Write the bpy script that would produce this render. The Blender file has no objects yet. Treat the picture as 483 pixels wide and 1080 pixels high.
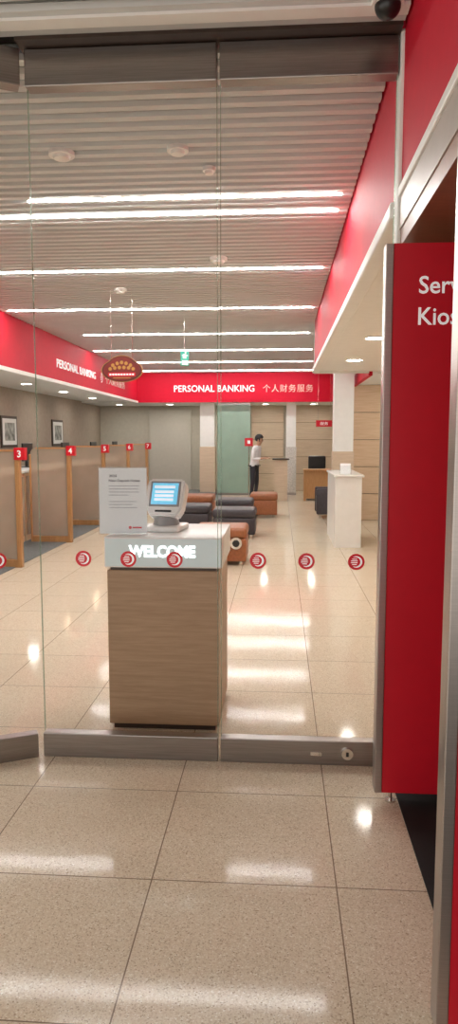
import bpy, bmesh, math, random
from mathutils import Vector, Matrix
random.seed(4)
S = bpy.context.scene
COL = S.collection
R = math.radians
S.view_settings.view_transform = 'Standard'

# ---------------------------------------------------------------- materials
def nt(name):
    m = bpy.data.materials.new(name); m.use_nodes = True
    t = m.node_tree; t.nodes.clear()
    o = t.nodes.new('ShaderNodeOutputMaterial')
    return m, t, o
def M(name, col, rough=.5, metal=0, var=.06, scale=12, emit=0, stretch=(1,1,1), bump=0, coat=0, ecol=None, spec=.5):
    m, t, o = nt(name)
    b = t.nodes.new('ShaderNodeBsdfPrincipled')
    tc = t.nodes.new('ShaderNodeTexCoord'); mp = t.nodes.new('ShaderNodeMapping')
    mp.inputs['Scale'].default_value = stretch
    n = t.nodes.new('ShaderNodeTexNoise'); n.inputs['Scale'].default_value = scale; n.inputs['Detail'].default_value = 4
    cr = t.nodes.new('ShaderNodeValToRGB')
    cr.color_ramp.elements[0].position = .3; cr.color_ramp.elements[1].position = .7
    cr.color_ramp.elements[0].color = (*[c*(1-var) for c in col], 1)
    cr.color_ramp.elements[1].color = (*[min(1, c*(1+var)) for c in col], 1)
    L = t.links.new
    L(tc.outputs['Object'], mp.inputs[0]); L(mp.outputs[0], n.inputs['Vector']); L(n.outputs['Fac'], cr.inputs[0])
    L(cr.outputs[0], b.inputs['Base Color'])
    b.inputs['Roughness'].default_value = rough; b.inputs['Metallic'].default_value = metal
    b.inputs['Coat Weight'].default_value = coat
    b.inputs['Specular IOR Level'].default_value = spec
    if emit:
        if ecol: b.inputs['Emission Color'].default_value = (*ecol, 1)
        else: L(cr.outputs[0], b.inputs['Emission Color'])
        b.inputs['Emission Strength'].default_value = emit
    if bump:
        bp = t.nodes.new('ShaderNodeBump'); bp.inputs['Strength'].default_value = bump
        L(n.outputs['Fac'], bp.inputs['Height']); L(bp.outputs[0], b.inputs['Normal'])
    L(b.outputs[0], o.inputs[0])
    return m
def frosted(name, col, fac=.6, rough=.25, tint=None, scale=3):
    m, t, o = nt(name); L = t.links.new
    tr = t.nodes.new('ShaderNodeBsdfTransparent'); tr.inputs[0].default_value = (*(tint or [min(1, c*1.3) for c in col]), 1)
    b = t.nodes.new('ShaderNodeBsdfPrincipled'); b.inputs['Roughness'].default_value = rough
    tc = t.nodes.new('ShaderNodeTexCoord'); g = t.nodes.new('ShaderNodeTexNoise'); g.inputs['Scale'].default_value = scale
    cr = t.nodes.new('ShaderNodeValToRGB')
    cr.color_ramp.elements[0].color = (*[c*.85 for c in col], 1); cr.color_ramp.elements[1].color = (*[min(1, c*1.12) for c in col], 1)
    L(tc.outputs['Object'], g.inputs['Vector']); L(g.outputs['Fac'], cr.inputs[0]); L(cr.outputs[0], b.inputs['Base Color'])
    mx = t.nodes.new('ShaderNodeMixShader'); mx.inputs[0].default_value = fac
    L(tr.outputs[0], mx.inputs[1]); L(b.outputs[0], mx.inputs[2]); L(mx.outputs[0], o.inputs[0])
    return m
def woodmat(name, c1, c2, stretch=(3,3,40), rough=.42, scale=1.6):
    m, t, o = nt(name); L = t.links.new
    b = t.nodes.new('ShaderNodeBsdfPrincipled'); b.inputs['Roughness'].default_value = rough
    tc = t.nodes.new('ShaderNodeTexCoord'); mp = t.nodes.new('ShaderNodeMapping'); mp.inputs['Scale'].default_value = stretch
    n = t.nodes.new('ShaderNodeTexNoise'); n.inputs['Scale'].default_value = scale; n.inputs['Detail'].default_value = 7; n.inputs['Roughness'].default_value = .65
    cr = t.nodes.new('ShaderNodeValToRGB'); cr.color_ramp.elements[0].position = .33; cr.color_ramp.elements[1].position = .68
    cr.color_ramp.elements[0].color = (*c1, 1); cr.color_ramp.elements[1].color = (*c2, 1)
    L(tc.outputs['Object'], mp.inputs[0]); L(mp.outputs[0], n.inputs['Vector']); L(n.outputs['Fac'], cr.inputs[0]); L(cr.outputs[0], b.inputs['Base Color'])
    L(b.outputs[0], o.inputs[0])
    return m
def floormat():
    m, t, o = nt('terrazzo_tile'); L = t.links.new; N = t.nodes.new
    geo = N('ShaderNodeNewGeometry'); sep = N('ShaderNodeSeparateXYZ'); L(geo.outputs['Position'], sep.inputs[0])
    def mth(op, a, b=None):
        n = N('ShaderNodeMath'); n.operation = op
        for i, v in enumerate((a, b)):
            if v is None: continue
            if isinstance(v, (int, float)): n.inputs[i].default_value = v
            else: L(v, n.inputs[i])
        return n.outputs[0]
    def line(sock, off, size):
        u = mth('DIVIDE', mth('ADD', sock, off), size)
        f = mth('FRACT', u)
        d = mth('MINIMUM', f, mth('SUBTRACT', 1.0, f))
        return mth('LESS_THAN', d, .0022/size), mth('FLOOR', u)
    lx, ix = line(sep.outputs[0], .425+6.26, .626); ly, iy = line(sep.outputs[1], -2.262+6.12, .612)
    grout = mth('MAXIMUM', lx, ly)
    cell = mth('ADD', mth('MULTIPLY', ix, 12.9898), mth('MULTIPLY', iy, 78.233))
    rnd = mth('FRACT', mth('MULTIPLY', mth('SINE', cell), 43758.5))
    v = N('ShaderNodeTexVoronoi'); v.inputs['Scale'].default_value = 260; L(geo.outputs['Position'], v.inputs['Vector'])
    hs = N('ShaderNodeSeparateColor'); L(v.outputs['Color'], hs.inputs[0])
    cr = N('ShaderNodeValToRGB'); e = cr.color_ramp.elements
    e[0].position = 0; e[0].color = (.46, .345, .235, 1); e[1].position = 1; e[1].color = (.92, .86, .75, 1)
    for p, c in ((.12, (.68, .565, .42)), (.5, (.76, .655, .505)), (.9, (.81, .715, .57))):
        q = e.new(p); q.color = (*c, 1)
    L(hs.outputs[0], cr.inputs[0])
    n2 = N('ShaderNodeTexNoise'); n2.inputs['Scale'].default_value = 3; L(geo.outputs['Position'], n2.inputs['Vector'])
    br = mth('ADD', .95, mth('ADD', mth('MULTIPLY', rnd, .04), mth('MULTIPLY', n2.outputs['Fac'], .04)))
    hsv = N('ShaderNodeHueSaturation'); L(cr.outputs[0], hsv.inputs['Color']); L(br, hsv.inputs['Value'])
    mx = N('ShaderNodeMix'); mx.data_type = 'RGBA'; L(grout, mx.inputs[0]); L(hsv.outputs[0], mx.inputs[6]); mx.inputs[7].default_value = (.26, .19, .13, 1)
    b = N('ShaderNodeBsdfPrincipled'); L(mx.outputs[2], b.inputs['Base Color']); b.inputs['Roughness'].default_value = .085
    b.inputs['IOR'].default_value = 1.22
    L(b.outputs[0], o.inputs[0])
    return m

mred = M('red_laminate', (.62, .007, .024), .40, var=.03)
mredfas = M('red_fascia_paint', (.60, .008, .032), .6, var=.03, spec=.2)
mredsign = M('red_sign_face', (.60, .006, .02), .3, var=.02, emit=.10)
mwhite = M('white_paint', (.87, .87, .84), .5, var=.02)
mgloss = M('white_gloss', (.88, .89, .88), .25, var=.02)
mlbox = M('light_box_face', (.62, .74, .76), .3, var=.02, emit=.12)
msilver = M('brushed_metal', (.45, .41, .39), .33, .9, var=.08, scale=6, stretch=(1, 1, 60))
msilverh = M('brushed_metal_rail', (.31, .28, .265), .28, .95, var=.12, scale=6, stretch=(1, 40, 40))
mchrome = M('polished_metal', (.7, .68, .65), .15, 1, var=.03)
mdark = M('dark_bronze', (.07, .05, .04), .35, .4, var=.1)
mblack = M('black_plastic', (.012, .012, .013), .3, var=.1)
mmat = M('black_entrance_mat', (.010, .009, .010), .8, var=.4, scale=200, bump=.3)
mbrown = M('brown_soffit_laminate', (.27, .115, .06), .4, var=.12, stretch=(1, 8, 1))
mslat = M('slat_grey', (.63, .66, .66), .5, var=.03, stretch=(.3, 8, 8))
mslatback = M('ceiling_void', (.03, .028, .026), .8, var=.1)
mgroove = M('panel_joint_shadow', (.34, .25, .17), .7, var=.1)
mfloor = floormat()
moak = woodmat('oak_veneer', (.36, .235, .14), (.46, .315, .20), (3, 3, 46))
moak2 = woodmat('oak_post', (.42, .21, .08), (.54, .29, .12), (30, 30, 3))
mpanel = woodmat('maple_panel', (.60, .46, .33), (.70, .56, .42), (2, 2, 25))
mpanelw = woodmat('warm_maple_panel', (.62, .43, .27), (.72, .53, .36), (2, 2, 25))
mwalltan = M('tan_wallcovering', (.56, .52, .44), .6, var=.05)
mwallbrown = M('taupe_wallcovering', (.40, .33, .26), .6, var=.07)
medge = frosted('green_glass_edge', (.55, .64, .58), .30)
mfrost = frosted('frosted_screen', (.80, .72, .63), .34, .15, tint=(.78, .66, .55), scale=4)
mteal = frosted('teal_frosted_glass', (.42, .57, .48), .7)
macry = frosted('clear_acrylic', (.75, .78, .80), .12, .1, tint=(.97, .98, .98))
mstrip = M('tube_light', (1, .98, .94), .5, var=.0, emit=112, ecol=(1, .985, .945))
mdown = M('downlight_lens', (1, .96, .88), .5, var=0, emit=85, ecol=(1, .955, .87))
mglow = M('lit_letter', (.9, .99, 1), .4, var=0, emit=2.2, ecol=(.92, 1, 1))
mlet = M('white_letter', (.88, .88, .88), .4, var=.01, emit=.30)
mlet2 = M('cream_letter', (.78, .62, .55), .4, var=.01, emit=.05)
mpaper = M('paper', (.90, .91, .93), .6, var=.015, emit=.10)  # slight emission added so the sheets look brighter lit
mink = M('ink', (.10, .10, .13), .6, var=.05)
mscreen = M('lit_screen', (.16, .50, .72), .2, var=.12, scale=20, emit=.7)
mscreen2 = M('lit_screen_pale', (.75, .85, .92), .2, var=.05, emit=.6)
mgrey = M('grey_plastic', (.33, .34, .35), .35, var=.03)
morange = M('tan_orange_leather', (.33, .115, .045), .42, var=.15, scale=30, bump=.05)
mcharcoal = M('charcoal_leather', (.050, .042, .050), .45, var=.15, scale=30, bump=.05)
mgold = M('gold_print', (.46, .23, .05), .4, var=.1)
mmaroon = M('maroon_print', (.10, .012, .009), .4, var=.1)
mmaroon2 = M('maroon_face', (.17, .014, .011), .4, var=.1)
mexit = M('exit_green', (.06, .42, .32), .3, var=.05, emit=.4)
mexitb = M('exit_lit', (.25, .75, .80), .3, var=.05, emit=4, ecol=(.25, .75, .80))
mskin = M('skin', (.52, .29, .19), .5, var=.04)
mhair = M('black_hair', (.012, .010, .010), .5, var=.2, scale=60)
mshirt = M('white_shirt_cloth', (.78, .78, .80), .7, var=.03)
mtrous = M('dark_trouser_cloth', (.025, .025, .035), .7, var=.1)
mcarpet = M('grey_blue_carpet', (.17, .18, .18), .9, var=.35, scale=60)
mart = M('art_print', (.32, .33, .30), .5, var=.7, scale=9)

# ---------------------------------------------------------------- mesh helpers
def bx(bm, x0, x1, y0, y1, z0, z1, bev=0, seg=2):
    r = bmesh.ops.create_cube(bm, size=1)
    vs = r['verts']
    for v in vs:
        v.co = Vector(((x0+x1)/2+v.co.x*(x1-x0), (y0+y1)/2+v.co.y*(y1-y0), (z0+z1)/2+v.co.z*(z1-z0)))
    if bev:
        es = list({e for v in vs for e in v.link_edges})
        bmesh.ops.bevel(bm, geom=es, offset=bev, segments=seg, affect='EDGES', profile=.5)
    return bm
def cyl(bm, c, r, h, axis='Z', seg=32, r2=None):
    rot = {'Z': Matrix(), 'X': Matrix.Rotation(R(90), 4, 'Y'), 'Y': Matrix.Rotation(R(-90), 4, 'X')}[axis]
    bmesh.ops.create_cone(bm, cap_ends=True, segments=seg, radius1=r, radius2=r if r2 is None else r2, depth=h, matrix=Matrix.Translation(c) @ rot)
    return bm
def prism(bm, pts, y0, y1):
    a = [bm.verts.new((x, y0, z)) for x, z in pts]; b = [bm.verts.new((x, y1, z)) for x, z in pts]
    bm.faces.new(a); bm.faces.new(b[::-1])
    for i in range(len(pts)):
        j = (i+1) % len(pts); bm.faces.new((a[j], a[i], b[i], b[j]))
    return bm
def BM(): return bmesh.new()
def box(*a, **k): return bx(BM(), *a, **k)
def obj(name, bm, mat, parent=None, loc=(0,0,0), smooth=False, rot=None):
    bmesh.ops.recalc_face_normals(bm, faces=bm.faces)
    me = bpy.data.meshes.new(name); bm.to_mesh(me); bm.free()
    o = bpy.data.objects.new(name, me); COL.objects.link(o)
    for m in (mat if isinstance(mat, list) else [mat]): me.materials.append(m)
    o.location = loc
    if rot: o.rotation_euler = rot
    if parent: o.parent = parent
    if smooth:
        for p in me.polygons: p.use_smooth = True
        try: me.set_sharp_from_angle(angle=R(40))
        except Exception: pass
    return o
def tag(o, label, cat, group=None):
    o['label'] = label; o['category'] = cat
    if group: o['group'] = group
    return o
def thing(name, label, cat, loc=(0,0,0), rz=0, group=None):
    o = bpy.data.objects.new(name, None); COL.objects.link(o); o.location = loc; o.rotation_euler = (0,0,rz); o.empty_display_size = .1
    return tag(o, label, cat, group)
def struct(name, bm, mat):
    o = obj(name, bm, mat); o['kind'] = 'structure'; return o
def text(name, body, w, h, mat, parent, loc, rot=(R(90),0,0), align='CENTER', ext=.002, bold=0.0, space=1.0):
    cu = bpy.data.curves.new(name, 'FONT'); cu.body = body; cu.size = 1; cu.align_x = 'LEFT'; cu.extrude = .1; cu.offset = bold
    cu.resolution_u = 3; cu.space_character = space
    t = bpy.data.objects.new(name, cu); COL.objects.link(t)
    bpy.context.view_layer.update()
    dg = bpy.context.evaluated_depsgraph_get()
    me = bpy.data.meshes.new_from_object(t.evaluated_get(dg))
    bpy.data.objects.remove(t)
    xs = [v.co.x for v in me.vertices]; ys = [v.co.y for v in me.vertices]
    if not xs: return None
    x0, x1, y0, y1 = min(xs), max(xs), min(ys), max(ys)
    sy = h/(y1-y0); sx = (w/(x1-x0)) if w else sy
    ax = {'CENTER': (x0+x1)/2, 'LEFT': x0}[align]
    for v in me.vertices: v.co = Vector(((v.co.x-ax)*sx, (v.co.y-(y0+y1)/2)*sy, ext if v.co.z > 0 else 0))
    me.materials.clear(); me.materials.append(mat)
    o = bpy.data.objects.new(name, me); COL.objects.link(o); o.location = loc; o.rotation_euler = rot
    if parent: o.parent = parent
    return o

# ---------------------------------------------------------------- setting
ZC = 3.17; GY = 3.19; XL = -3.7; YB = 18.5; ZS = 2.45; PT = .118
struct('floor', box(-6, 4.2, -3.2, 21, -.1, 0), mfloor)
bm = BM()
y = -2.4
while y < YB-.05:
    x1 = .49 if y < 10.7 else 1.29
    x0 = -3.69 if y > 3.1 else -4.5
    if not (3.08 < y+.05 < 3.30):
        a = [bm.verts.new(v) for v in ((x0, y+.024, ZC+.075), (x0, y, ZC+.022), (x0, y+.012, ZC), (x0, y+.064, ZC), (x0, y+.072, ZC+.075))]
        b = [bm.verts.new((x1, v.co.y, v.co.z)) for v in a]
        bm.faces.new(a); bm.faces.new(b[::-1])
        for i in range(5):
            j = (i+1) % 5; bm.faces.new((a[i], b[i], b[j], a[j]))
    y += PT
struct('ceiling', bm, mslat)
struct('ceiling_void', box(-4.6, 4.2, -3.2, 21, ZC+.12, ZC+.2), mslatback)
struct('trim_1', box(.5, .56, GY+.06, 10.7, 2.52, ZC+.12), mredfas)
struct('trim_2', box(.47, .57, GY+.06, 10.7, ZS, 2.52, bev=.01), mwhite)
struct('trim_3', box(.5, 1.3, 10.7, 10.78, ZS, ZC+.12), mwhite)
struct('trim_4', box(1.3, 1.36, 10.78, YB, 2.42, ZC+.12), mredfas)
struct('trim_5', box(XL, 1.3, YB, YB+.06, 2.42, ZC+.12), mredfas)
struct('trim_6', box(XL-.06, XL, 2.8, YB+.06, 2.46, ZC+.12), mredfas)
struct('trim_7', box(XL-.05, XL+.02, 2.8, YB, 2.40, 2.46, bev=.01), mwhite)
struct('ceiling_right', box(.57, 1.6, GY+.06, 10.78, ZS+.03, ZS+.1), mwhite)
struct('ceiling_right_far', box(1.36, 4.2, 10.78, YB, ZS+.0, ZS+.08), mwhite)
struct('ceiling_back', box(-5.2, 4.2, YB+.06, 20.6, 2.42, 2.5), mwhite)
struct('ceiling_left', box(-5.2, XL-.06, 2.8, YB+.06, 2.46, 2.54), mwhite)
struct('wall_left', box(-5.3, -5.2, 2.8, 20.6, 0, 2.5), mwallbrown)
struct('wall_back', box(-5.2, 4.2, 20.5, 20.6, 0, 2.5), mwalltan)
def panelled(name, x0, x1, y, h, n, mat):
    struct(name, box(x0, x1, y, y+.08, 0, h), mgroove)
    bm = BM(); st = h/n
    for i in range(n): bx(bm, x0, x1, y-.012, y, i*st+.008, (i+1)*st-.008)
    return struct(name+'_panels', bm, mat)
struct('wall_right', box(1.6, 1.7, GY+.06, 10.7, 0, 2.6), mpanelw)
panelled('wall_right_far', 1.33, 4.2, 13.1, 2.45, 5, mpanelw)
struct('wall_right_outer', box(4.2, 4.3, 10.7, 20.6, 0, 2.6), mwalltan)
struct('wall_front', box(-5.2, -2.05, 2.72, 2.8, 0, ZC+.12), mwalltan)
struct('trim_8', box(.5, .56, -3, GY-.05, 2.54, ZC+.12), mredfas)
struct('trim_9', box(.485, .56, -3, GY-.05, 2.50, 2.54, bev=.006), mwhite)
struct('trim_10', box(.495, .56, -3, GY-.05, 2.37, 2.50), M('grey_soffit_edge', (.44, .39, .35), .4, var=.04))
struct('ceiling_kiosk', box(.50, 2.3, -3, GY+.0, 2.30, 2.37), mbrown)
struct('trim_11', box(.485, .56, GY-.05, GY+.06, 0, ZC+.0, bev=.008), mwhite)
struct('wall_kiosk', box(.56, 1.6, GY-.05, GY+.02, 0, 2.31), mbrown)
struct('wall_kiosk_right', box(2.2, 2.3, -3, GY-.05, 0, 2.31), mbrown)
struct('floor_kiosk', box(.5, 2.2, -3, GY-.05, 0, .006), mmat)
struct('trim_12', box(-1.12, .485, GY-.10, GY+.06, 3.155, ZC+.12), mdark)
struct('trim_13', box(-2.2, .49, GY-.23, GY-.16, ZC-.012, ZC+.05), mwhite)
struct('floor_carpet', box(-5.2, -1.5, 17.2, 20.5, 0, .008), mcarpet)
struct('floor_teller_carpet', box(-5.2, -3.06, 6.0, 17.2, 0, .008), mcarpet)
struct('door_1', box(-3.75, -2.55, 20.42, 20.5, 0, 2.3), M('door_grey_beige', (.60, .56, .49), .5, var=.03))
panelled('trim_14', .42, 1.9, 20.42, 2.42, 5, mpanel)
panelled('trim_15', -.8, .1, 20.42, 2.42, 5, mpanel)

# ---------------------------------------------------------------- glass shop front
def glass_panel(label, p0, p1, lock=False, z1=3.0, gap=.004, endgap=.004, both=True):
    v = Vector((p1[0]-p0[0], p1[1]-p0[1], 0)); L = v.length; a = math.atan2(v.y, v.x)
    t = thing('glass_door_panel', label, 'glass panel', (p0[0], p0[1], 0), a)
    obj('glass_edge', box(gap, gap+.003, -.005, .005, .11, z1+.005), medge, t)
    if both: obj('glass_edge', box(L-gap-.003, L-gap, -.005, .005, .11, z1+.005), medge, t)
    obj('bottom_rail', box(gap, L-endgap, -.028, .028, .0, .115, bev=.004), msilverh, t)
    obj('top_rail', box(gap, L-endgap, -.035, .035, z1, z1+.152, bev=.004), msilverh, t)
    if lock:
        c = obj('lock', cyl(BM(), (L-.165, -.034, .06), .026, .014, 'Y'), mchrome, t, smooth=True)
        obj('keyhole', box(L-.171, L-.159, -.043, -.041, .05, .07), mblack, c)
        obj('latch', box(.42, .47, -.031, -.028, .045, .062), mchrome, t)
    return t
glass_panel('clear angled glass panel at the left end of the shop front', (-2.0, 2.74), (-1.116, 3.186), endgap=.022, both=False)
glass_panel('clear glass panel in front of the welcome desk, metal rails top and bottom', (-1.108, GY), (-.272, GY))
glass_panel('clear glass panel with a round lock in its bottom rail beside the red kiosk sign', (-.268, GY), (.484, GY), True)

def arc_bm(bm, r, a0, a1, w0, w1, y=0, cx=0, cz=0, n=18):
    ins, outs = [], []
    for i in range(n+1):
        f = i/n; a = a0+(a1-a0)*f; w = w0+(w1-w0)*math.sin(math.pi*f)
        ins.append(bm.verts.new((cx+(r-w)*math.cos(a), y, cz+(r-w)*math.sin(a)))); outs.append(bm.verts.new((cx+r*math.cos(a), y, cz+r*math.sin(a))))
    for i in range(n): bm.faces.new((ins[i], ins[i+1], outs[i+1], outs[i]))
def emblem(r, t, y=-.0012, mat=None, rot=None, loc=None):
    parts = []
    bm = BM(); arc_bm(bm, r*.70, R(-125), R(125), r*.04, r*.24, n=28, cx=r*.02)
    parts.append(obj('emblem_ring', bm, mat or mlet, t, loc=loc or (0, y, 0)))
    for z, x0, x1 in ((.34, -.50, .10), (.12, -.64, .16), (-.10, -.66, .16), (-.32, -.52, .06)):
        parts.append(obj('emblem_bar', box(x0*r, x1*r, -.0002, 0, (z-.045)*r, (z+.045)*r), mat or mlet, t, loc=loc or (0, y, 0)))
    if rot:
        for q in parts: q.rotation_euler = rot
def decal(label, loc, rz=0, r=.037):
    t = thing('logo_sticker', label, 'sticker', loc, rz, 'round red logo stickers on the glass')
    obj('disc', cyl(BM(), (0, 0, 0), r, .0012, 'Y', 36), mredsign, t)
    emblem(r, t)
names = ['round red sticker on glass left of the welcome desk', 'round red sticker on glass over the desk\'s left end', 'round red sticker on glass over the desk, nearest the panel joint',
         'round red sticker on glass just right of the desk, by the tan ottoman', 'round red sticker on glass, middle one of the right panel', 'round red sticker on glass nearest the red kiosk sign']
for n, px in zip(names, (85, 134, 184, 273, 324, 376)):
    decal(n, ((px-295)/750*3.21, GY-.0062, .947))
decal('round red sticker on the angled glass panel at the far left', (-1.268, 3.098, .947), math.atan2(.446, .884))

# ---------------------------------------------------------------- welcome desk
WX0, WX1, WY0, WY1 = -.868, -.300, 3.50, 4.08
t = thing('welcome_desk', 'oak veneer welcome desk with a white lit top box reading WELCOME', 'desk', ((WX0+WX1)/2, (WY0+WY1)/2, 0))
hw, hd = (WX1-WX0)/2, (WY1-WY0)/2
obj('plinth', box(-hw+.02, hw-.02, -hd+.02, hd-.02, 0, .03), mdark, t)
obj('body', box(-hw, hw, -hd, hd, .03, .835, bev=.004), moak, t)
obj('shadow_gap', box(-hw+.015, hw-.015, -hd+.015, hd-.015, .835, .85), mdark, t)
tb = obj('light_box', box(-hw-.012, hw+.018, -hd-.008, hd, .85, 1.005, bev=.006, seg=3), mgloss, t, smooth=True)
obj('face_panel', box(-hw-.004, hw+.010, -hd-.012, -hd-.008, .858, .997), mlbox, tb)
text('lettering', 'WELCOME', .335, .060, mglow, tb, (.0, -hd-.0122, .935), bold=.025)
t = thing('notice_holder', 'white printed notice in a clear acrylic holder on the desk\'s left end', 'notice', (-.802, 3.60, 1.005), R(4))
obj('acrylic_sheet', box(-.128, .128, -.004, -.0015, 0, .349), macry, t)
obj('foot', box(-.05, .075, -.03, .03, 0, .004), macry, t)
pp = obj('paper_sheet', box(-.122, .122, -.001, .0005, .004, .342), mpaper, t)
text('heading', '2025', .040, .013, mink, pp, (-.05, -.0012, .302), ext=.0003, bold=.03)
text('heading', 'New Deposit Notes', .16, .017, mink, pp, (.008, -.0012, .276), ext=.0003, bold=.03)
minkp = M('pale_ink', (.36, .37, .42), .6, var=.05)
for i, w_ in enumerate((.155, .15, .155, .10)):
    z = .248-.0155*i; obj('printed_line', box(-.072, -.072+w_, -.0018, -.0012, z, z+.0035), minkp, pp)
for i, w_ in enumerate((.14, .12, .145)):
    z = .168-.0155*i; obj('printed_line', box(-.072, -.072+w_, -.0018, -.0012, z, z+.0035), minkp, pp)
obj('logo_mark', cyl(BM(), (.035, -.0016, .035), .008, .0008, 'Y', 20), mredsign, pp)
obj('logo_mark', box(.047, .095, -.0018, -.0012, .031, .039), mredsign, pp)
t = thing('queue_ticket_machine', 'white ticket machine with tilted blue touch screen on welcome desk', 'ticket machine', (-.610, 3.80, 1.005), R(-8))
obj('base', box(-.10, .10, -.12, .11, 0, .03, bev=.012, seg=3), mgloss, t, smooth=True)
bm = BM(); cyl(bm, (0, .0, .05), .075, .05, 'Z', 32, .06)
obj('neck', bm, mgrey, t, smooth=True)
tilt = Matrix.Translation((0, .0, .168)) @ Matrix.Rotation(R(-24), 4, 'X')
def tilted(bm): bmesh.ops.transform(bm, matrix=tilt, verts=bm.verts); return bm
bm = BM(); prism(bm, [(-.075, -.105), (.075, -.105), (.100, -.06), (.108, .075), (.092, .105), (-.092, .105), (-.108, .075), (-.100, -.06)], -.03, .05)
bmesh.ops.bevel(bm, geom=list(bm.edges), offset=.008, segments=2, affect='EDGES')
obj('casing', tilted(bm), mgloss, t, smooth=True)
obj('bezel', tilted(box(-.084, .084, -.034, -.029, -.055, .088, bev=.003)), mgrey, t)
sc = obj('screen', tilted(box(-.072, .072, -.036, -.033, -.043, .077)), mscreen, t)
obj('screen_button', tilted(box(-.06, .055, -.0372, -.0362, .048, .062)), mscreen2, sc)
for i in range(3): obj('screen_button', tilted(box(-.055, .05, -.0372, -.0362, .02-.022*i, .034-.022*i)), mscreen2, sc)
obj('ticket_slot', tilted(box(-.045, .045, -.034, -.030, -.085, -.075)), mblack, t)

# ---------------------------------------------------------------- red kiosk sign panels
def red_panel(label, x0, x1, y, z0, z1, words):
    t = thing('sign_panel', label, 'sign', (x0, y, 0))
    w = x1-x0
    obj('panel', box(.03, w, -.03, .03, z0, z1), mred, t)
    obj('edge_trim', box(0, .03, -.034, .034, z0, z1, bev=.003), msilver, t)
    for xx in (.07, w-.1):
        f = BM(); cyl(f, (xx, 0, z0/2+.003), .008, z0, 'Z', 16)
        f2 = obj('foot', f, mchrome, t, smooth=True)
        obj('foot_pad', cyl(BM(), (xx, 0, .010 if xx > .1 else .004), .022, .008, 'Z', 20), mchrome, f2, smooth=True)
    for body, z, wd in words:
        text('lettering', body, wd, .066, mlet, t, (.127, -.030, z), align='LEFT', ext=.001, bold=.01)
red_panel('tall red sign panel reading Service Kiosks, standing beside the glass front', .398, 1.02, 2.857, .05, 2.235, [('Service', 2.080, .255), ('Kiosks', 1.963, .225)])
red_panel('red panel edge with brushed metal trim, nearest the camera at the right', .400, 1.0, 1.70, .02, 2.235, [])

# ---------------------------------------------------------------- ceiling fittings
def tube_light(label, x0, x1, y, w=.03, mat=mstrip):
    k = round((y+2.4-.095)/PT); y = -2.4+PT*k+.095
    t = thing('tube_light', label, 'ceiling light', (0, y, ZC-.006), 0, 'linear lights between the ceiling slats')
    obj('housing', box(x0, x1, -w/2-.003, w/2+.003, .005, .131), mwhite, t)
    obj('diffuser', box(x0+.01, x1-.01, -w/2, w/2, 0, .006), mat, t)
order = ['short front linear light in the slatted ceiling', 'long bright linear light just behind the short one', 'second long linear light from the glass front', 'third long linear light from the glass front',
         'fourth long linear light from the glass front', 'fifth long linear light, nearer the back sign', 'sixth long linear light, next to last before the back sign', 'last linear light before the red back sign']
for lb, (x0, x1, y, w) in zip(order, ((-1.8, .42, 5.16, .016), (-3.6, .42, 5.5, .030), (-3.6, .42, 7.30, .024), (-3.6, .42, 9.40, .024), (-3.2, .46, 11.6, .024), (-3.6, .6, 13.7, .024), (-3.6, .7, 15.9, .024), (-3.6, .8, 17.9, .024))):
    tube_light(lb, x0, x1, y, w)
def downlight(label, x, y, z, r=.085, group='recessed downlights in the lower ceilings'):
    t = thing('downlight', label, 'downlight', (x, y, z), 0, group)
    bm = BM(); bmesh.ops.create_cone(bm, cap_ends=False, segments=28, radius1=r+.02, radius2=r, depth=.012, matrix=Matrix.Translation((0,0,-.006)))
    obj('ring', bm, mwhite, t); obj('lens', cyl(BM(), (0,0,-.003), r, .006, 'Z', 28), mdown, t)
for i, (y, w) in enumerate(((5.2, 'nearest'), (7.2, 'second'), (9.2, 'third'))):
    downlight(w+' round downlight in the white soffit on the right', .93, y, ZS+.03)
for y, w in ((4.4, 'first'), (6.4, 'second'), (8.4, 'third'), (10.4, 'fourth'), (12.5, 'fifth'), (14.7, 'sixth'), (17.0, 'seventh')):
    downlight(w+' round downlight above the tellers from the front', -4.5, y, 2.46)
for x, w in ((-4.4, 'far left'), (-3.0, 'left of the door'), (-1.9, 'by the ribbed pillar'), (-.4, 'above the standing man'), (.9, 'by the wood panelling')):
    downlight('round downlight in the back soffit, '+w, x, 19.5, 2.42)
for x, y, w in ((2.3, 12.2, 'near'), (2.3, 16.5, 'far')):
    downlight(w+' downlight above the seating corner at right', x, y, ZS)
def disc_fit(name, label, cat, x, y, r, h, mat=mwhite):
    t = thing(name, label, cat, (x, y, ZC))
    obj('rim', cyl(BM(), (0,0,-h*.3), r, h*.6, 'Z', 32), mat, t, smooth=True)
    obj('cap', cyl(BM(), (0,0,-h*.8), r*.62, h*.45, 'Z', 32, r*.72), mat, t, smooth=True)
disc_fit('ceiling_speaker', 'round white ceiling speaker left, near the glass', 'ceiling speaker', -1.29, 4.29, .075, .04)
disc_fit('ceiling_speaker', 'round white ceiling speaker beside the small detector', 'ceiling speaker', -.60, 4.27, .062, .04)
disc_fit('smoke_detector', 'small white smoke detector behind the front speakers', 'smoke detector', -.45, 4.59, .04, .04)
disc_fit('smoke_detector', 'white smoke detector near the second long light', 'smoke detector', -.58, 6.80, .08, .05)
disc_fit('smoke_detector', 'white smoke detector above the oval maroon sign', 'smoke detector', -1.80, 8.1, .07, .05)
t = thing('dome_camera', 'dark glass dome security camera at the top right of the shop front', 'security camera', (.40, 2.94, ZC-.012))
obj('mount', cyl(BM(), (0,0,-.0), .062, .024, 'Z', 32), mwhite, t, smooth=True)
bm = BM(); bmesh.ops.create_uvsphere(bm, u_segments=28, v_segments=16, radius=.05, matrix=Matrix.Translation((0,0,-.014)))
obj('dome', bm, mblack, t, smooth=True)

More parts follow.
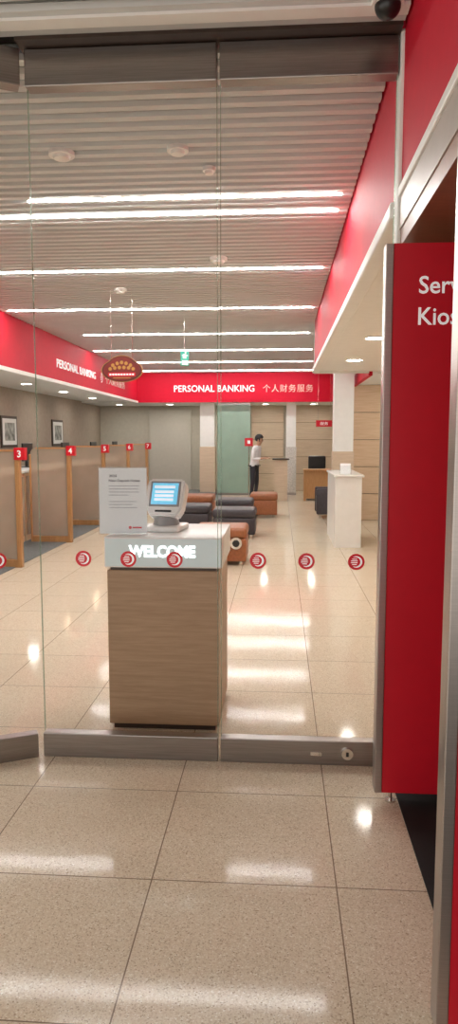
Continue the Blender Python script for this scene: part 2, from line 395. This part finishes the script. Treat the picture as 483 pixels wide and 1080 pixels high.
# ---------------------------------------------------------------- fascia lettering
t = thing('fascia_lettering', 'white PERSONAL BANKING lettering on the red back fascia', 'lettering', (0, YB, 2.80))
text('lettering', 'PERSONAL BANKING', 2.08, .17, mlet, t, (-1.70, 0, -.03), bold=.01, ext=.01)
text('lettering', '个人财务服务', 1.28, .19, mlet2, t, (.20, 0, -.03), ext=.01, space=1.15)
t = thing('fascia_lettering', 'white PERSONAL BANKING lettering on the red fascia over the tellers', 'lettering', (XL, 0, 2.74))
text('lettering', 'PERSONAL BANKING', 2.5, .140, mlet, t, (0, 13.0, 0), rot=(R(90), 0, R(90)), ext=.01)
emblem(.14, t, rot=(0, 0, R(90)), loc=(.012, 14.7, 0))
text('lettering', '个人财务服务', 1.9, .17, mlet2, t, (0, 16.0, 0), rot=(R(90), 0, R(90)), ext=.01)
t = thing('fascia_lettering', 'white lettering on the small red fascia at far right', 'lettering', (1.30, 0, 2.70))
text('lettering', '服务', .9, .22, mlet2, t, (0, 12.4, 0), rot=(R(90), 0, R(-90)), ext=.01)
text('lettering', '个人财务', 1.3, .22, mlet2, t, (0, 14.2, 0), rot=(R(90), 0, R(-90)), ext=.01)

# oval hanging sign with arched top
t = thing('hanging_sign', 'oval maroon hanging sign with gold rim and gold discs, beside the left fascia', 'sign', (-1.77, 8.0, 2.255))
def oval(s, y0, y1):
    pts = []
    for i in range(64):
        a = 2*math.pi*i/64; x, z = .235*math.cos(a), .130*math.sin(a)
        if z > 0 and abs(x) < .15: z += .035*math.cos(x/.15*math.pi/2)**.6
        pts.append((x*s, z*s))
    return prism(BM(), pts, y0, y1)
obj('rim', oval(1, -.015, .015), mgold, t)
obj('border', oval(.965, -.018, -.012), mmaroon, t)
obj('face', oval(.88, -.021, -.014), mmaroon2, t)
for i, (x, z) in enumerate(((-.10, .055), (-.05, .075), (0, .085), (.05, .075), (.10, .055), (-.13, .015), (-.078, .025), (-.026, .03), (.026, .03), (.078, .025), (.13, .015))):
    obj('gold_disc', cyl(BM(), (x, -.023, z), .020, .004, 'Y', 16, .013), mgold, t)
obj('ribbon', box(-.155, .155, -.0225, -.0205, -.068, -.026), mredsign, t)
for i in range(9): obj('printed_mark', box(-.14+.032*i, -.118+.032*i, -.0245, -.0225, -.056, -.038), mlet, t)
obj('printed_line', box(-.10, .10, -.0225, -.0205, -.090, -.080), mgold, t)
for sx in (-.12, .12): obj('wire', cyl(BM(), (sx, 0, .53), .002, .86, 'Z', 8), mchrome, t)
t = thing('exit_sign', 'small green hanging exit sign inside the hall', 'exit sign', (-1.33, 10.0, 2.60), R(28))
obj('board', box(-.058, .058, -.012, .012, -.10, .10), mexit, t)
obj('hanger', cyl(BM(), (0, 0, .33), .004, .48, 'Z', 10), mchrome, t)
bm = BM(); bx(bm, -.03, .02, -.015, -.012, .0, .06); bx(bm, -.045, .045, -.015, -.0125, .035, .048); cyl(bm, (.01, -.0135, .08), .015, .003, 'Y', 14)
obj('running_figure', bm, mlet, t); obj('panel', box(-.045, .045, -.015, -.012, -.09, -.025), mlet, t)
t = thing('exit_sign', 'lit EXIT sign hanging outside behind the viewer', 'exit sign', (-2.50, -1.65, 2.78), R(180))
obj('board', box(-.2, .2, -.02, .02, -.09, .09), mdark, t)
text('lettering', 'EXIT', .30, .10, mexitb, t, (0, -.020, 0))
obj('hanger', cyl(BM(), (0, 0, .27), .008, .38, 'Z', 10), mchrome, t)
t = thing('hanging_sign', 'small red rectangular sign hanging before the wood panelling', 'sign', (1.10, 18.0, 1.86))
obj('board', box(-.2, .2, -.015, .015, -.08, .08), mredsign, t)
text('lettering', '服务', .2, .08, mlet, t, (0, -.015, 0))
for sx in (-.15, .15): obj('wire', cyl(BM(), (sx, 0, .68), .004, 1.26, 'Z', 8), mchrome, t)
t = thing('counter_sign', 'small red square sign on a thin stand left of the man', 'sign', (-.76, 17.6, 0))
obj('board', box(-.10, .10, -.012, .012, 1.30, 1.50), mredsign, t)
obj('numeral', box(-.035, .035, -.015, -.012, 1.36, 1.44), mlet, t)
obj('pole', cyl(BM(), (0, 0, .66), .012, 1.29, 'Z', 12), mchrome, t)
obj('base', cyl(BM(), (0, 0, .01), .14, .02, 'Z', 24), mchrome, t)

# ---------------------------------------------------------------- teller partitions and counters
def rounded(x0, x1, z0, z1, r=.08):
    pts = [(x0, z0), (x1, z0), (x1, z1)]
    for i in range(9):
        a = R(90+90*i/8); pts.append((x0+r+r*math.cos(a), z1-r+r*math.sin(a)))
    return pts
def partition(n, y):
    t = thing('teller_partition', 'frosted teller partition with oak post and red number %d sign' % n, 'partition', (-3.0, y, 0), 0, 'numbered teller partitions')
    obj('screen', prism(BM(), rounded(-.56, -.03, .10, 1.36), -.012, .012), mfrost, t)
    obj('post', box(-.03, .025, -.04, .04, 0, 1.34, bev=.008), moak2, t)
    obj('side_post', box(-.580, -.555, -.03, .03, 0, 1.27, bev=.006), moak2, t)
    obj('bottom_rail', box(-.555, -.03, -.03, .03, 0, .09), moak2, t)
    obj('top_rail', box(-.48, -.03, -.018, .018, 1.345, 1.368), moak2, t)
    s = obj('number_sign', box(-.030, .095, -.05, .045, 1.25, 1.39, bev=.004), mredsign, t)
    text('numeral', str(n), None, .08, mlet, s, (.032, -.050, 1.32), ext=.001, bold=.02)
    if n < 8:
        c = thing('teller_counter', 'maple teller counter behind the number %d partition' % n, 'counter', (-3.92, y+1.0, 0), 0, 'teller counters')
        obj('body', box(-.25, .25, -.97, .97, 0, 1.0), mpanelw, c)
        obj('worktop', box(-.32, .30, -.97, .97, 1.0, 1.04, bev=.008), mgloss, c)
        obj('front_panel', box(.255, .275, -.93, .93, .1, .95), mfrost, c)
for i, y in enumerate((8.0, 10.0, 12.0, 14.0, 16.0)): partition(3+i, y)
for n, y in ((3, 9.0), (4, 11.0), (5, 13.0), (6, 15.0), (7, 17.0)):
    t = thing('monitor', 'black computer monitor on the teller counter past number %d' % n, 'monitor', (-3.97, y, 1.04), R(90), 'teller monitors')
    obj('display', box(-.22, .22, -.015, .015, .10, .38, bev=.006), mblack, t)
    obj('stand', box(-.03, .03, -.01, .03, 0, .2), mblack, t)
    obj('foot', box(-.1, .1, -.07, .08, 0, .012), mblack, t)
for y, w in ((13.4, 'nearer'), (16.4, 'farther')):
    t = thing('picture_frame', w+' dark framed picture on the taupe left wall', 'picture', (-5.2, y, 1.62))
    obj('frame', box(0, .03, -.40, .40, -.30, .30), mdark, t)
    obj('mount', box(.03, .034, -.35, .35, -.25, .25), mwhite, t)
    obj('print', box(.034, .037, -.25, .25, -.17, .17), mart, t)

# ---------------------------------------------------------------- columns and screens at back
def column(label, x0, x1, y0, y1, z1, low=mpanel):
    t = thing('column', label, 'column', ((x0+x1)/2, (y0+y1)/2, 0))
    w, d = (x1-x0)/2, (y1-y0)/2
    obj('shaft', box(-w, w, -d, d, 0, z1), mwhite, t)
    bm = BM(); bx(bm, -w-.008, w+.008, -d-.008, d+.008, .07, 1.27)
    for i in range(8): bx(bm, -w-.014, w+.014, -d-.014, d+.014, .08+i*.15, .08+i*.15+.132)
    obj('cladding', bm, low, t)
    obj('base', box(-w-.02, w+.02, -d-.02, d+.02, 0, .07), msilver, t)
column('square ribbed pillar left of the teal glass screen', -2.10, -1.72, 18.8, 19.2, 2.42)
column('slim white pillar with banded lower half, right of the man', .17, .42, 18.8, 19.1, 2.42, low=M('banded_white', (.66, .64, .60), .4, var=.2, scale=30))
column('white pillar with maple lower half behind the writing desk', .92, 1.25, 12.3, 12.63, ZC+.12)
t = thing('glass_screen', 'tall teal frosted glass screen beside the ribbed pillar', 'screen', (-1.20, 18.7, 0))
obj('pane', box(-.43, .43, -.012, .012, .06, 2.36), mteal, t)
obj('bottom_rail', box(-.43, .43, -.03, .03, 0, .06), msilverh, t)
obj('top_rail', box(-.43, .43, -.03, .03, 2.36, 2.42), msilverh, t)

t = thing('writing_desk', 'tall white customer writing desk in front of the right pillar', 'desk', (.93, 10.4, 0))
obj('top', box(-.19, .22, -.66, .9, .97, 1.0, bev=.006), mgloss, t)
obj('side_panel', box(-.17, -.14, -.63, .87, 0, .97), mgloss, t)
obj('front_panel', box(-.14, .19, -.63, -.60, 0, .97), mgloss, t)
obj('back_panel', box(-.14, .19, .84, .87, 0, .97), mgloss, t)
obj('shelf', box(-.14, .19, -.60, .84, .5, .52), mgloss, t)
t = thing('leaflet_rack', 'small clear leaflet rack on the white writing desk', 'rack', (.91, 9.95, 1.0))
obj('holder', box(-.08, .08, -.03, .03, 0, .12), macry, t); obj('leaflet', box(-.07, .07, -.01, .01, .004, .15), mpaper, t)

t = thing('office_desk', 'brown wooden office desk below the wood panelling', 'desk', (.98, 17.4, 0))
obj('top', box(-.40, .40, -.3, .3, .72, .75), moak2, t)
obj('modesty_panel', box(-.38, .38, -.25, -.22, .05, .72), moak2, t)
for sx in (-1, 1): obj('leg', box(sx*.37-.025, sx*.37+.025, -.27, .27, 0, .72), moak2, t)
t = thing('office_chair', 'black office chair behind the brown desk', 'chair', (.95, 18.05, 0))
obj('seat', box(-.23, .23, -.22, .22, .44, .52, bev=.03), mblack, t)
obj('backrest', box(-.22, .22, .17, .24, .50, 1.05, bev=.03), mblack, t)
obj('gas_lift', cyl(BM(), (0, 0, .25), .025, .4, 'Z', 14), mchrome, t)
for k in range(5):
    a = 2*math.pi*k/5; bm = BM(); r_ = bmesh.ops.create_cube(bm, size=1)
    bmesh.ops.transform(bm, matrix=Matrix.Rotation(a, 4, 'Z') @ Matrix.Translation((.14, 0, .065)) @ Matrix.Diagonal((.28, .04, .03, 1)), verts=r_['verts'])
    sp = obj('spoke', bm, mblack, t)
    bm = BM(); bmesh.ops.create_icosphere(bm, subdivisions=2, radius=.03, matrix=Matrix.Rotation(a, 4, 'Z') @ Matrix.Translation((.27, 0, .03)))
    obj('caster', bm, mblack, sp, smooth=True)

# ---------------------------------------------------------------- ottomans
def ottoman(label, x0, x1, yf, mat, h=.43, d=.6):
    t = thing('ottoman', label, 'ottoman', ((x0+x1)/2, yf+d/2, 0), 0, 'leather cube seats in the waiting area')
    w = (x1-x0)/2
    obj('base', box(-w, w, -d/2, d/2, .05, h-.13, bev=.02, seg=3), mat, t, smooth=True)
    obj('cushion', box(-w-.008, w+.008, -d/2-.008, d/2+.008, h-.13, h, bev=.045, seg=4), mat, t, smooth=True)
    for sx in (-1, 1):
        for sy in (-1, 1): obj('leg', cyl(BM(), (sx*(w-.07), sy*(d/2-.07), .027), .022, .054, 'Z', 14), mchrome, t)
    return t
a = ottoman('tan leather cube ottoman nearest the welcome desk, with a silver disc on its front', -1.0, -.385, 8.25, morange, .45)
c = obj('disc', cyl(BM(), (.19, -.31, .27), .07, .012, 'Y', 28), mchrome, a, smooth=True)
obj('disc_centre', cyl(BM(), (.19, -.318, .27), .042, .006, 'Y', 24), mblack, c)
ottoman('charcoal leather ottoman, front one right of the desk', -1.0, -.36, 10.6, mcharcoal)
ottoman('charcoal leather ottoman behind the front charcoal one', -1.1, -.46, 12.3, mcharcoal)
ottoman('tan orange leather ottoman in front of the standing man', -.55, -.04, 13.4, morange, .45)
ottoman('tan leather ottoman at the back, left of the charcoal ones', -1.95, -1.22, 12.9, morange, .45)
ottoman('charcoal leather ottoman left, partly behind the ticket machine', -1.80, -1.12, 11.2, mcharcoal)
t = thing('armchair', 'dark leather armchair beside the white writing desk', 'armchair', (.93, 13.6, 0))
obj('seat', box(-.22, .22, -.3, .3, .08, .42, bev=.04, seg=3), mcharcoal, t, smooth=True)
obj('backrest', box(.14, .28, -.3, .3, .42, .78, bev=.04, seg=3), mcharcoal, t, smooth=True)
for sy in (-1, 1):
    obj('armrest', box(-.24, .26, sy*.30-.05, sy*.30+.05, .08, .56, bev=.03, seg=3), mcharcoal, t, smooth=True)
for sx in (-1, 1):
    for sy in (-1, 1): obj('leg', cyl(BM(), (sx*.17, sy*.22, .05), .02, .10, 'Z', 12), mchrome, t)

# ---------------------------------------------------------------- standing man (facing right, head bowed, arms forward)
def person(loc, rz, sc_=1.0):
    root = thing('person', 'man in white shirt and dark trousers standing, head bowed, forearms raised', 'person', loc, rz)
    root.scale = (sc_,)*3
    verts, edges, rad = [], [], []
    def v(p, r, prev=None):
        verts.append(Vector(p)); rad.append(r)
        if prev is not None: edges.append((prev, len(verts)-1))
        return len(verts)-1
    pel = v((0, 0, .93), .125)
    waist = v((.01, 0, 1.06), .118, pel); chest = v((.03, 0, 1.26), .135, waist); upper = v((.06, 0, 1.38), .10, chest)
    neck = v((.10, 0, 1.46), .052, upper); hb = v((.135, 0, 1.53), .07, neck); hm = v((.155, 0, 1.60), .088, hb); ht = v((.155, 0, 1.66), .07, hm)
    for s in (-1, 1):
        hip = v((0, s*.09, .88), .095, pel); knee = v((.03 if s > 0 else -.01, s*.10, .48), .060, hip)
        ank = v((-.02 if s > 0 else -.05, s*.11, .09), .040, knee); toe = v((.13 if s > 0 else .10, s*.13, .045), .035, ank)
        sh = v((.06, s*.18, 1.37), .062, upper); el = v((.04, s*.24, 1.09), .046, sh); wr = v((.25, s*.13, 1.12), .029, el)
        palm = v((.31, s*.10, 1.13), .030, wr)
        for k in range(4):
            L_ = (.05, .058, .055, .042)[k]; yy = s*(.125-.019*k)
            f1 = v((.35, yy, 1.135), .010, palm)
            f2 = v((.35+L_*.6, yy, 1.125), .009, f1); v((.35+L_, yy*.97, 1.105), .008, f2)
        th = v((.29, s*.07, 1.15), .011, wr); v((.33, s*.055, 1.16), .009, th)
    me = bpy.data.meshes.new('body'); me.from_pydata([tuple(p) for p in verts], edges, [])
    o = bpy.data.objects.new('tmp', me); COL.objects.link(o)
    sk = o.modifiers.new('s', 'SKIN'); sd = o.modifiers.new('d', 'SUBSURF'); sd.levels = 2; sd.render_levels = 2
    for i, d_ in enumerate(me.skin_vertices[0].data): d_.radius = (rad[i], rad[i]); d_.use_root = (i == 0)
    bpy.context.view_layer.update()
    em = bpy.data.meshes.new_from_object(o.evaluated_get(bpy.context.evaluated_depsgraph_get()))
    bpy.data.objects.remove(o)
    em.materials.clear()
    for m_ in (mskin, mshirt, mtrous, mblack): em.materials.append(m_)
    for p in em.polygons:
        p.use_smooth = True; c = p.center
        if c.z > 1.45: i = 0
        elif c.x > .24 and c.z > .9: i = 0
        elif c.z > .93: i = 1
        elif c.z > .09: i = 2
        else: i = 3
        p.material_index = i
    b = bpy.data.objects.new('body', em); COL.objects.link(b); b.parent = root
    bm = BM(); bmesh.ops.create_uvsphere(bm, u_segments=24, v_segments=16, radius=1, matrix=Matrix.Translation((.135, 0, 1.64)) @ Matrix.Rotation(R(20), 4, 'Y') @ Matrix.Diagonal((.122, .104, .115, 1)))
    dl = [v_ for v_ in bm.verts if (v_.co.x > .205 and v_.co.z < 1.645) or v_.co.z < 1.555]
    bmesh.ops.delete(bm, geom=dl, context='VERTS')
    obj('hair', bm, mhair, root, smooth=True)
    bm = BM(); bmesh.ops.create_cone(bm, cap_ends=True, segments=8, radius1=.018, radius2=.006, depth=.04, matrix=Matrix.Translation((.245, 0, 1.575)) @ Matrix.Rotation(R(115), 4, 'Y'))
    obj('nose', bm, mskin, root, smooth=True)
    for s in (-1, 1):
        bm = BM(); bmesh.ops.create_uvsphere(bm, u_segments=10, v_segments=8, radius=.011, matrix=Matrix.Translation((.228, s*.032, 1.60))); obj('eye', bm, mblack, root, smooth=True)
        bm = BM(); bmesh.ops.create_uvsphere(bm, u_segments=10, v_segments=8, radius=1, matrix=Matrix.Translation((.145, s*.100, 1.585)) @ Matrix.Diagonal((.018, .012, .032, 1))); obj('ear', bm, mskin, root, smooth=True)
    obj('mouth', box(.222, .232, -.022, .022, 1.545, 1.552), M('lips', (.35, .12, .10), .5, var=.05), root)
    obj('belt', box(-.128, .128, -.135, .135, .915, .945, bev=.01), mblack, root)
    return root
person((-.60, 17.0, 0), R(-20), .91)
t = thing('counter', 'low reception counter in front of the standing man', 'counter', (.03, 17.35, 0))
obj('body', box(-.16, .16, -.25, .25, 0, .98), mpanel, t); obj('worktop', box(-.2, .2, -.3, .3, .98, 1.01), mdark, t)

# ---------------------------------------------------------------- world and camera
w = bpy.data.worlds.new('w'); S.world = w; w.use_nodes = True
wn = w.node_tree; bg = wn.nodes['Background']; bg.inputs[0].default_value = (1.0, .95, .875, 1); bg.inputs[1].default_value = 1.7
cam = bpy.data.cameras.new('cam'); co = bpy.data.objects.new('cam', cam); COL.objects.link(co)
cam.sensor_fit = 'VERTICAL'; cam.sensor_height = 36; cam.sensor_width = 36; cam.lens = 25.0; cam.clip_start = .05
co.location = (0, 0, 1.5); co.rotation_euler = (R(90-5.94), 0, R(4.06))
S.camera = co
